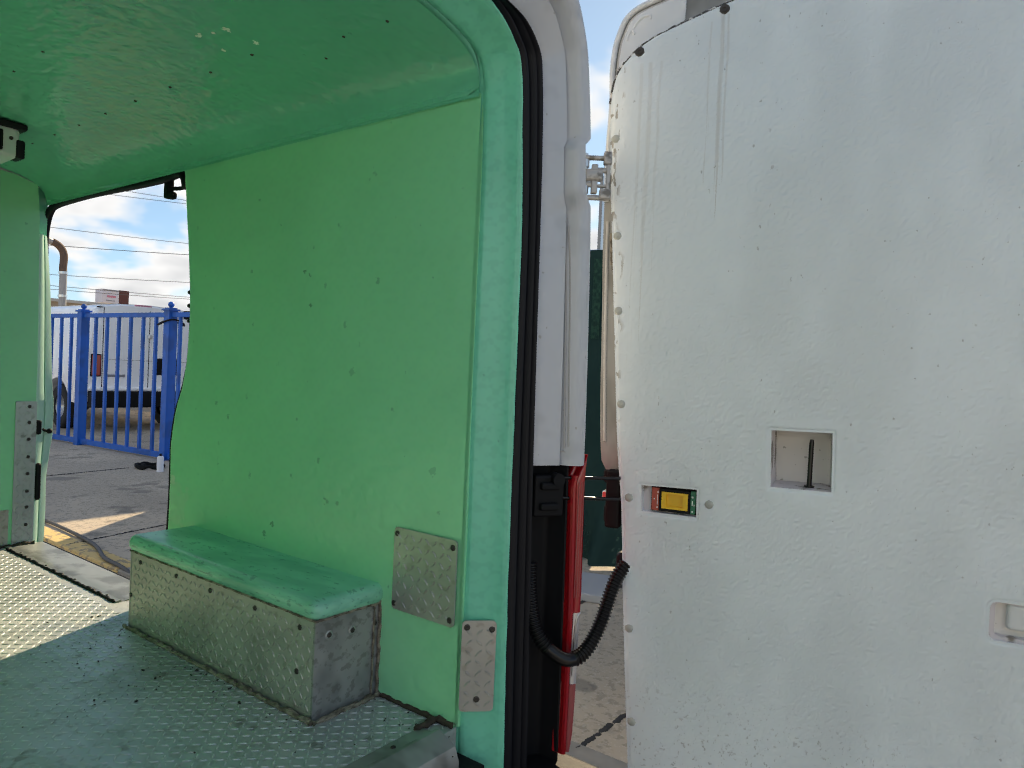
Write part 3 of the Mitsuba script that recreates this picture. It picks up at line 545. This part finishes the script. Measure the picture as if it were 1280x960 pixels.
arc = pchip([(-.043, 1.60), (-.0435, 1.70), (-.0405, 1.794), (-.0425, 1.858), (-.0385, 1.906), (-.0295, 1.937), (-.0195, 1.959), (.003, 1.978), (.035, 1.989), (.10, 2.004)], 70)
arcn = np.gradient(arc, axis=0); arcn = np.stack([arcn[:, 1], -arcn[:, 0]], 1)/np.linalg.norm(arcn, axis=1, keepdims=True)
def arcoff(d, n): return [dpt(*(a+q*d), n) for a, q in zip(arc, arcn)]
put(D+'__outer_lip', tube(arcoff(.004, -.0195), .0055, 10), 'm_frame_top', True)
put(D+'__outer_lip', tube(arcoff(.0145, -.0215), .0028, 8), 'm_seam', True)
inset = Polygon(np.vstack([[a+q*.017 for a, q in zip(arc[18:], arcn[18:])], [(.10, 1.90), (-.02, 1.75)]]))
put(D+'__corner_panel', dframe(extr(inset.buffer(0), .006), -.0225), 'm_frame_top')
put(D+'__corner_emboss', tube(pchip([dpt(*q, -.0165) for q in ((.005, 1.925), (.000, 1.932), (.006, 1.944), (.024, 1.957), (.034, 1.958), (.035, 1.950))], 30), .0026, 8), 'm_frame_top', True)
put(D+'__corner_emboss', tube(pchip([dpt(*q, -.0165) for q in ((-.010, 1.915), (-.009, 1.922), (-.004, 1.932))], 14), .0026, 8), 'm_frame_top', True)
put(D+'__edge_bead', tube(pchip([dpt(t+.007, z, -.0215) for t, z in ((-.041, 1.56), (-.036, 1.354), (-.030, 1.20), (-.0265, 1.12))], 40), .0035, 8), 'm_seam', True)
put(D+'__edge_sealant', lumpy([dpt(t-.001, z+.001, -.004) for t, z in left[8:]], .0038, 41, step=.0025, amp=.55), 'm_sealant', 60)
put(D+'__edge_sealant', cat_([lumpy([dpt(t-.0015, z, -.007) for t, z in ((-.0195, 1.534), (-.0165, 1.50), (-.0135, 1.46))], .003, 42, step=.0025, amp=.9)]), 'm_crud', 60)
capm = trimesh.creation.revolve(np.array([[0, .0032], [.004, .003], [.0072, .002], [.0088, .0], [.0088, -.002]]), sections=20)
for t, z in ((-.019, 1.717), (-.006, 1.526), (.003, 1.379), (.0175, 1.197), (.0545, .762), (.068, .582), (.194, 1.02), (.0415, 1.016)):
    put(D+'__fastener_cap', dframe(frame(capm, (t, z, 0), X, Y, Z)), 'm_cap', 40)
washer = trimesh.creation.revolve(np.array([[0, .002], [.0028, .0022], [.0032, .004], [.0052, .0042], [.0056, .0016], [.0095, .001], [.0098, -.002]]), sections=20)
for t, z in ((.021, 1.881), (.178, 1.937)):
    put(D+'__dark_washer', dframe(frame(washer, (t, z, 0), X, Y, Z)), 'm_screw', 40)
# recess with rod
def boxliner(poly, depth, key, mback, mside, th=.003):
    ring = poly.buffer(.0035).difference(poly)
    put(key+'_sides', dframe(extr(ring, depth-.0005), -depth), mside)
    put(key+'_back', dframe(extr(poly.buffer(.0035), th), -depth-th), mback)
rb = affinity.scale(recs, .93, .93); o4 = np.array(recs.exterior.coords)[:4]; i4 = np.array(rb.exterior.coords)[:4]
fan = np.linspace(0, 1, 9)
ringp = np.concatenate([np.stack([o4[k]*(1-u)+o4[(k+1) % 4]*u for u in fan[:-1]]) for k in range(4)]); ringq = np.concatenate([np.stack([i4[k]*(1-u)+i4[(k+1) % 4]*u for u in fan[:-1]]) for k in range(4)])
ringp, ringq = np.vstack([ringp, ringp[:1]]), np.vstack([ringq, ringq[:1]])
put(D+'__recess_sides', grid(np.stack([[dpt(*(p*(1-u)+q*u), -.0008-.082*u) for p, q in zip(ringp, ringq)] for u in (0, .5, 1)])), 'm_recess_side')
put(D+'__recess_back', dframe(extr(rb.buffer(.002), .003), -.0855), 'm_recess')
put(D+'__lock_rod', cat_([tube([dpt(.363, 1.069, -.03), dpt(.3635, 1.146, -.03), dpt(.364, 1.153, -.03)], [.0042, .0042, .003], 14), frame(trimesh.creation.cylinder(.0085, .003, sections=20), dpt(.363, 1.0685, -.03), DA, DN, Z)]), 'm_black_gloss', 40)
boxliner(lock, .018, D+'__lock_slot', 'm_recess_side', 'm_recess_side')
def db(t0, t1, z0, z1, n0, n1, skew=.0): 
    return dframe(extr(Polygon([(t0, z0), (t1, z0+skew), (t1, z1+skew), (t0, z1)]), n1-n0), n0)
put(D+'__lock_housing', cat_([db(.082, .168, .9945, 1.0415, -.0178, -.0155), db(.100, .158, .997, 1.0015, -.0156, -.004), db(.100, .158, 1.0345, 1.039, -.0156, -.004), db(.100, .1035, 1.0016, 1.0344, -.0156, -.0042), db(.1545, .158, 1.0016, 1.0344, -.0156, -.0042)]), 'm_black')
put(D+'__lock_slider', cat_([db(.1042, .1125, 1.002, 1.034, -.0155, -.0035), db(.145, .1542, 1.002, 1.034, -.0155, -.0035), db(.1125, .145, 1.002, 1.0065, -.0155, -.0036), db(.1125, .145, 1.030, 1.034, -.0155, -.0036), db(.1125, .145, 1.0065, 1.030, -.0155, -.0128)]), 'm_yellow')
put(D+'__red_lock_label', db(.0845, .0985, .9965, 1.0395, -.0155, -.0078), 'm_redlab')
put(D+'__green_lock_label', db(.1585, .1675, .9965, 1.0395, -.0155, -.0078), 'm_greenlab')
put(D+'__lock_mark', cat_([db(.0955, .0975, 1.03, 1.034, -.0078, -.0072), db(.0885, .091, 1.017, 1.0195, -.0078, -.0072), db(.0945, .097, 1.001, 1.0045, -.0078, -.0072), db(.095, .0962, 1.008, 1.027, -.0078, -.0073)]), 'm_print')
put(D+'__lock_mark', cat_([db(.1605, .1635, 1.027, 1.030, -.0078, -.0072), db(.161, .163, 1.013, 1.022, -.0078, -.0073), db(.1612, .1636, .9995, 1.003, -.0078, -.0072), db(.1648, .1662, 1.012, 1.015, -.0078, -.0072)]), 'm_print')
boxliner(cup, .022, D+'__handle_cup', 'm_recess', 'm_recess_side')
put(D+'__handle_cup_ring', dframe(extr(cup.difference(affinity.translate(cup.buffer(-.004), .004, .002)), .016), -.021), 'm_recess_side')
put(D+'__handle_grip', frame(rbx(.666, .72, .872, .915, -.024, -.009, .006), DH, DA, Z, DN), 'm_frame_top', 40)
# bracket on the hinge edge that takes the check rods
put(D+'__check_bracket', cat_([frame(rbx(-.008, .022, .95, 1.0655, -.03, -.004, .006), DH, DA, Z, DN), frame(rbx(-.02, .014, 1.035, 1.066, -.045, -.02, .008), DH, DA, Z, DN), frame(rbx(-.016, .01, .955, .995, -.045, -.02, .008), DH, DA, Z, DN)]), 'm_black', 40)
put(D+'__rod_clip', cat_([frame(rbx(-.018, .008, 1.002, 1.022, -.03, -.012, .004), DH, DA, Z, DN)]), 'm_steel', 40)

put(D+'__conduit_boot', cat_([frame(rbx(.018, .050, .868, .905, -.045, -.004, .010), DH, DA, Z, DN)]), 'm_rubber', 40)
# ---------------------------------------------------------------- dirt on the floor
cr_m = []
rr = np.random.default_rng(3)
for cx, cy, sx, sy, n in ((.70, 1.60, .05, .07, 28), (.73, 1.47, .05, .05, 26), (.64, 1.40, .07, .05, 26), (.59, 1.39, .03, .02, 6), (.80, 1.30, .02, .22, 40), (.81, 1.55, .015, .2, 40), (.80, 1.0, .1, .06, 16), (.95, .93, .03, .06, 30), (.72, 1.75, .08, .05, 22)):
    for _ in range(n):
        s = rr.uniform(.0005, .0018)*(1.6 if rr.random() < .12 else 1)
        m = trimesh.creation.icosphere(0 if s < .002 else 1, 1.0); m.vertices *= rr.uniform(.6, 1.4, m.vertices.shape)*[s*rr.uniform(.8, 2.4), s, s*.6]
        a = rr.uniform(0, 6.3); R = np.array([[math.cos(a), -math.sin(a), 0], [math.sin(a), math.cos(a), 0], [0, 0, 1]])
        m.vertices = m.vertices@R.T+[cx+rr.normal()*sx, cy+rr.normal()*sy, .6005+s*.4]
        if m.vertices[:, 0].max() < .82 or m.vertices[:, 1].max() < 1.04: cr_m.append(m)
put('floor_crumbs', cat_(cr_m), 'm_tar', kind='stuff', label='dark crumbs of dirt scattered over the chequer plate floor', category='dirt')

# ---------------------------------------------------------------- blue fence
FP = np.array([4.424, 8.535, 0]); FA = np.array([-.0774, .997, 0]); FN = np.array([FA[1], -FA[0], 0])
Fk = thing('blue_fence', 'bright blue steel bar fence in front of the parked white van', 'fence')
def fb(a0, a1, z0, z1, w): return frame(bx(a0, a1, -w/2, w/2, z0, z1), FP, FA, -FN, Z)
for a in (2.02, -.0, 4.14):
    k = Fk+'post' if a == 2.02 else Fk+('post_001' if a == 0 else 'post_002')
    put(k, fb(a-.055, a+.055, .0, 1.80, .11), 'm_blue')
    put(k+'__cap', cat_([fb(a-.075, a+.075, 1.80, 1.822, .15), fb(a-.05, a+.05, 1.822, 1.836, .1)]), 'm_blue')
    b = trimesh.creation.icosphere(3, .036); b.apply_translation(FP+FA*a+Z*1.875)
    put(k+'__finial', cat_([b, cylz(*(FP+FA*a)[:2], 1.836, 1.85, .018)]), 'm_blue', True)
for a0, a1 in ((.055, 1.965), (2.075, 4.085), (-.75, -.055)):
    put(Fk+'top_rail', fb(a0, a1, 1.725, 1.780, .045), 'm_blue')
    put(Fk+'bottom_rail', fb(a0, a1, .02, .085, .045), 'm_blue')
for a in list(np.arange(.30, 1.9, .279)) + list(np.arange(2.33, 4.0, .272)) + [-.2, -.42, -.64]:
    put(Fk+'bar', fb(a-.019, a+.019, .085, 1.725, .032), 'm_blue')
ring = [FP+FA*(.02+.22*math.cos(u))+FN*(.02+.10*math.sin(u))+Z*(1.66+.03*math.sin(u*2)) for u in np.linspace(0, 2*np.pi, 40)[:-1]]
put('gate_cable', tube(ring, .011, 8, closed=True), 'm_black', True, label='black locking cable looped around the blue gate post', category='cable')
put('gate_lock', cat_([frame(rbx(-.30, -.20, 1.70, 1.80, .03, .08, .012), FP, FA, Z, FN)]), 'm_black', 40, label='black padlock hanging at the top of the blue gate post', category='padlock')

# ---------------------------------------------------------------- parked van behind the fence
PV = thing('parked_van', 'white full-size van parked behind the blue fence, rear towards us', 'van')
xc = 5.87
prof = np.array([(-.97, .46), (-.985, .8), (-.985, 1.15), (-.96, 1.3), (-.87, 1.84), (-.83, 1.95), (-.74, 2.02), (-.5, 2.06), (0, 2.08), (.5, 2.06), (.74, 2.02), (.83, 1.95), (.87, 1.84), (.96, 1.3), (.985, 1.15), (.985, .8), (.97, .46)])
def slab(sc, y, dz=0.): return [m3.Manifold.extrude(m3.CrossSection([[(x*sc+xc, (z-1.25)*sc+1.25+dz) for x, z in prof[::-1]]]), .01).rotate((90, 0, 0)).translate((0, y, 0))]
body = m3.Manifold.batch_hull(slab(.965, 12.01)+slab(1, 12.07)+slab(1, 16.2)) + m3.Manifold.batch_hull([m3.Manifold.cube((1.9, 1.6, .75)).translate((xc-.95, 16.1, .46)), m3.Manifold.cube((1.7, .05, .2)).translate((xc-.85, 17.5, .46))])
for wy_ in (12.98, 16.6):
    for wx in (xc-1.1, xc+.55):
        body -= m3.Manifold.cylinder(.55, .43, .43, 40).rotate((0, 90, 0)).translate((wx, wy_, .40))
bm = body.to_mesh()
put(PV+'body', trimesh.Trimesh(bm.vert_properties[:, :3], bm.tri_verts), 'm_van2', 35)
yb = 12.0
for xx in (5.15, 5.872): put(PV+'door_gap', bx(xx-.006, xx+.006, yb-.002, yb+.012, .72, 1.98), 'm_black')
put(PV+'door_gap', bx(5.05, 6.7, yb+.004, yb+.03, 1.975, 1.990), 'm_black')
put(PV+'belt_line', bx(5.0, 6.75, yb-.004, yb+.012, 1.155, 1.165), 'm_seam')
for xx in (4.99, 6.64):
    put(PV+'tail_lamp', rbx(xx, xx+.13, yb-.025, yb+.02, .90, 1.225, .015), 'm_red_lens', 40)
    put(PV+'lamp_surround', rbx(xx-.015, xx+.145, yb-.012, yb+.03, .885, 1.24, .012), 'm_black', 40)
put(PV+'door_handle', cat_([rbx(5.84, 5.905, yb-.05, yb+.01, 1.52, 1.60, .015)]), 'm_steel', 40)
put(PV+'licence_plate_recess', rbx(6.0, 6.40, yb-.015, yb+.02, .93, 1.21, .02), 'm_black', 40)
put(PV+'badge_strip', rbx(5.20, 5.50, yb-.012, yb+.01, .885, .925, .006), 'm_grey_print', 40)
put(PV+'high_brake_lamp', rbx(5.63, 5.90, yb+.0, yb+.06, 2.035, 2.07, .012), 'm_pink', 40)
put(PV+'rear_bumper', rbx(4.95, 6.79, yb-.14, yb+.06, .40, .66, .03), 'm_black', 40)
put(PV+'rear_bumper_step', rbx(4.93, 6.81, yb-.09, yb+.03, .66, .72, .02), 'm_van2', 40)
for xx in (4.93, 6.61):
    for wy_ in (12.98, 16.6):
        w = trimesh.creation.revolve(np.array([[.19, -.10], [.30, -.115], [.345, -.10], [.365, -.07], [.365, .07], [.345, .10], [.30, .115], [.19, .10]]), sections=40)
        k = put(PV+'wheel', frame(w, (xx+.10, wy_, .365), Y, Z, X), 'm_tyre', 40)
        rim = trimesh.creation.revolve(np.array([[0, -.03], [.05, -.05], [.06, -.02], [.12, -.03], [.15, -.02], [.185, -.085], [.20, -.085], [.20, .05], [0, .05]]), sections=32)
        put(k+'__rim', frame(rim, (xx+.10, wy_, .365), Y, Z, X) if xx < 6 else frame(rim, (xx+.10, wy_, .365), Y, -Z, -X), 'm_rim', 30)

# ---------------------------------------------------------------- things by the fence
sc_ = thing('spray_can', 'white spray can standing on the pavement at the foot of the blue gate post', 'spray can')
put(sc_+'can', frame(trimesh.creation.revolve(np.array([[0, 0], [.033, 0], [.0345, .004], [.0345, .15], [.03, .165], [.022, .172], [0, .173]]), sections=24), (3.93, 7.69, 0), X, Y, Z), 'm_can', 30)
put(sc_+'nozzle', frame(trimesh.creation.revolve(np.array([[0, .172], [.012, .172], [.012, .19], [.009, .198], [0, .198]]), sections=14), (3.93, 7.69, 0), X, Y, Z), 'm_black', 30)
co = [np.array([3.97+.14*math.cos(u)*(1+.06*math.sin(3*u)), 7.98+.15*math.sin(u)*(1+.08*math.cos(2*u)), .014+.012*(u/6.28)+.01*math.sin(5*u)]) for u in np.linspace(0, 6.28*2.6, 120)]
put('cable_coil', cat_([tube(co, .012, 8)]+[rbx(3.97+a-.02, 3.97+a+.02, 7.98+b-.03, 7.98+b+.03, .02, .065, .012) for a, b in ((-.1, .06), (-.1, -.05), (.02, -.13))]), 'm_black', 40,
    label='tangled black cable coil lying on the pavement by the white spray can', category='cable')

# ---------------------------------------------------------------- green screened fence seen in the gap
G = thing('screened_fence', 'wire fence covered with dark green windscreen cloth, seen in the gap beside the open door', 'fence')
def screen_pt(y, z):
    fold = .03*math.sin(y*9)+.02*math.sin(y*23+1)
    b = max(0, .55-z)
    return (4.22-.45*b*b*(1+.5*math.sin(y*17)) + fold*(.3+1.4*b) + .015*math.sin(y*31+z*4)*b*3, y, z)
yy = np.linspace(-4, 1, 121)
def end_y(z): return float(np.interp(z, [0, .864, 1.437, 2.1], [6.55, 6.30, 6.03, 5.75]))  # unseen slanted cloth end, shaped so its shadow bounds the sunlit wedge
SP = np.array([[screen_pt(-4+(end_y(z)+4)*u, z) for z in np.linspace(.02, 2.1, 32)] for u in np.linspace(0, 1, 321)])
put(G+'windscreen_cloth', grid(SP, (.003, 0, 0)), 'm_screen', True)
put(G+'pale_patch', grid(np.array([[[screen_pt(y, z)[0]-.006, y, z] for z in np.linspace(1.50, 2.04, 20)] for y in np.linspace(2.475, 2.535, 6)]), (.002, 0, 0)), 'm_screen_pale', True)
for i, y in enumerate((2.50, .1, -2.3, 4.2, 5.6)):
    put(G+'post', cat_([cylz(4.31, y, 0, 2.75, .045, 24)]), 'm_galv', 40)
for y in (2.555,): put(G+'post', cylz(4.31, y, 0, 2.62, .018, 16), 'm_pole', 40)
put(G+'top_pipe', tube([(4.30, -4, 2.10), (4.30, 5.7, 2.10)], .021, 12), 'm_galv', True)
put('paving_slab', frame(rbx(-.22, .22, -.16, .16, 0, .045, .008), (3.62, 2.14, .0), np.array([.95, .3, 0]), np.array([-.3, .95, 0]), Z), 'm_slab', 40,
    label='loose pale grey slab lying at the foot of the green screened fence', category='paving slab')

# ---------------------------------------------------------------- far things
gp = thing('bent_pipe', 'tall grey pipe with a rusty bent top rising behind the parked white van', 'pipe')
put(gp+'lower_pipe', tube([(7.583, 20, 0), (7.583, 20, 3.25)], .085, 16), 'm_pole', True)
put(gp+'rusty_top', tube(spline([(7.583, 20, 3.25), (7.585, 20, 3.55), (7.56, 20, 3.76), (7.45, 20, 3.90), (7.30, 20, 3.965)], 24), .088, 16), 'm_rust', True)
put(gp+'pipe_end', tube([(7.30, 20, 3.965), (7.15, 20, 4.0), (6.9, 20, 4.06)], .085, 16), 'm_pole', True)
for z in (3.20, 2.62): put(gp+'clamp', cylz(7.583, 20, z, z+.06, .105), 'm_galv', 30)
LN = ['lowest of the power lines above the parked white van', 'second lowest power line above the parked white van', 'third lowest power line, crossing the clouds behind the bent pipe',
      'power line just above the pipe bend, fourth from below', 'power line crossing the middle of the doorway sky, fifth from below', 'second highest power line in the doorway sky', 'highest power line in the doorway sky']
WR = [((11.554, 3.58), (16.235, 3.751)), ((11.549, 3.731), (16.231, 3.854)), ((11.535, 4.183), (16.171, 4.5)), ((11.499, 5.325), (16.088, 5.722)), ((10.802, 6.004), (16.137, 6.278)), ((13.003, 7.779), (15.857, 8.029)), ((13.917, 8.15), (15.848, 8.264))]
for i, (a, b) in enumerate(WR):
    a, b = np.array(a), np.array(b); m = (b-a)/(b[0]-a[0])
    xs = np.linspace(-14, 44, 40)
    pts = [(x, 30+.3*i, a[1]+m[1]*(x-a[0])+.0016*((x-13)**2-6)) for x in xs]
    put('power_line', tube(pts, .011 if i != 3 else .014, 6), 'm_wire', True, label=LN[i], category='power line', group='power lines over the yard')
sg = thing('sign_box', 'white sign box with a dark brown side, high up behind the parked van', 'sign')
put(sg+'box', bx(22.36, 23.0, 50.0, 51.2, 4.62, 5.51), 'm_sign_side')
put(sg+'sign_face', bx(21.30, 22.355, 50.0, 51.0, 4.60, 5.49), 'm_sign')
put(sg+'print', bx(21.6, 22.15, 49.97, 49.99, 4.97, 5.09), 'm_pink')
put(sg+'print', bx(21.55, 22.1, 49.97, 49.99, 4.73, 4.78), 'm_grey_print')
put(sg+'print', bx(21.32, 22.34, 49.97, 49.99, 5.43, 5.47), 'm_grey_print')
put(sg+'mast', bx(22.1, 22.5, 50.3, 50.7, 0, 4.6), 'm_pole')
lb = thing('low_building', 'low tan building far behind the parked white van', 'building')
put(lb+'wall', bx(14, 46, 70, 84, 0, 5.6), 'm_tan')
put(lb+'roof', bx(13.5, 46.5, 69.6, 84.4, 5.6, 5.85), 'm_shed')
put('added_wall', cat_([bx(7.9, 8.05, 13.3, 19.0, 0, 1.55), bx(7.87, 8.08, 13.3, 19.0, 1.55, 1.6)]), 'm_pole', label='low dark grey wall added behind the parked white van to darken the ground under it', category='wall')  # added wall: keeps sunlit ground from showing beneath the parked van
# unseen shed added beyond the fence; its raked end shapes the yard shadow
sh = thing('added_shed', 'unseen tall grey shed added beyond the fence to cast shade over the yard', 'shed')
put(sh+'wall', ex_yz(Polygon([(7.35, 0), (7.35, 2.2), (7.47, 3.11), (7.69, 3.69), (13.2, 3.69), (13.2, 0)]), 7.5, 5.5), 'm_shed')
put(sh+'roof', bx(7.45, 13.05, 7.75, 13.25, 3.692, 3.74), 'm_frame')
put(sh+'door', bx(7.47, 7.498, 9.2, 11.8, 0, 2.8), 'm_frame_top')
# unseen pale building added behind the camera to bounce sunlight onto door and lining
pb = thing('added_building', 'long pale blue-grey building added out of view across the road to bounce sunlight into the van', 'building')
put(pb+'wall', bx(-27, -15, -26, 30, -.15, 5.4), 'm_stucco')
put(pb+'roof', bx(-27.3, -14.7, -26.3, 30.3, 5.4, 5.7), 'm_shed')
for y in range(-22, 28, 6): put(pb+'window', bx(-15.02, -14.96, y, y+1.8, 1.2, 2.8), 'm_glass')
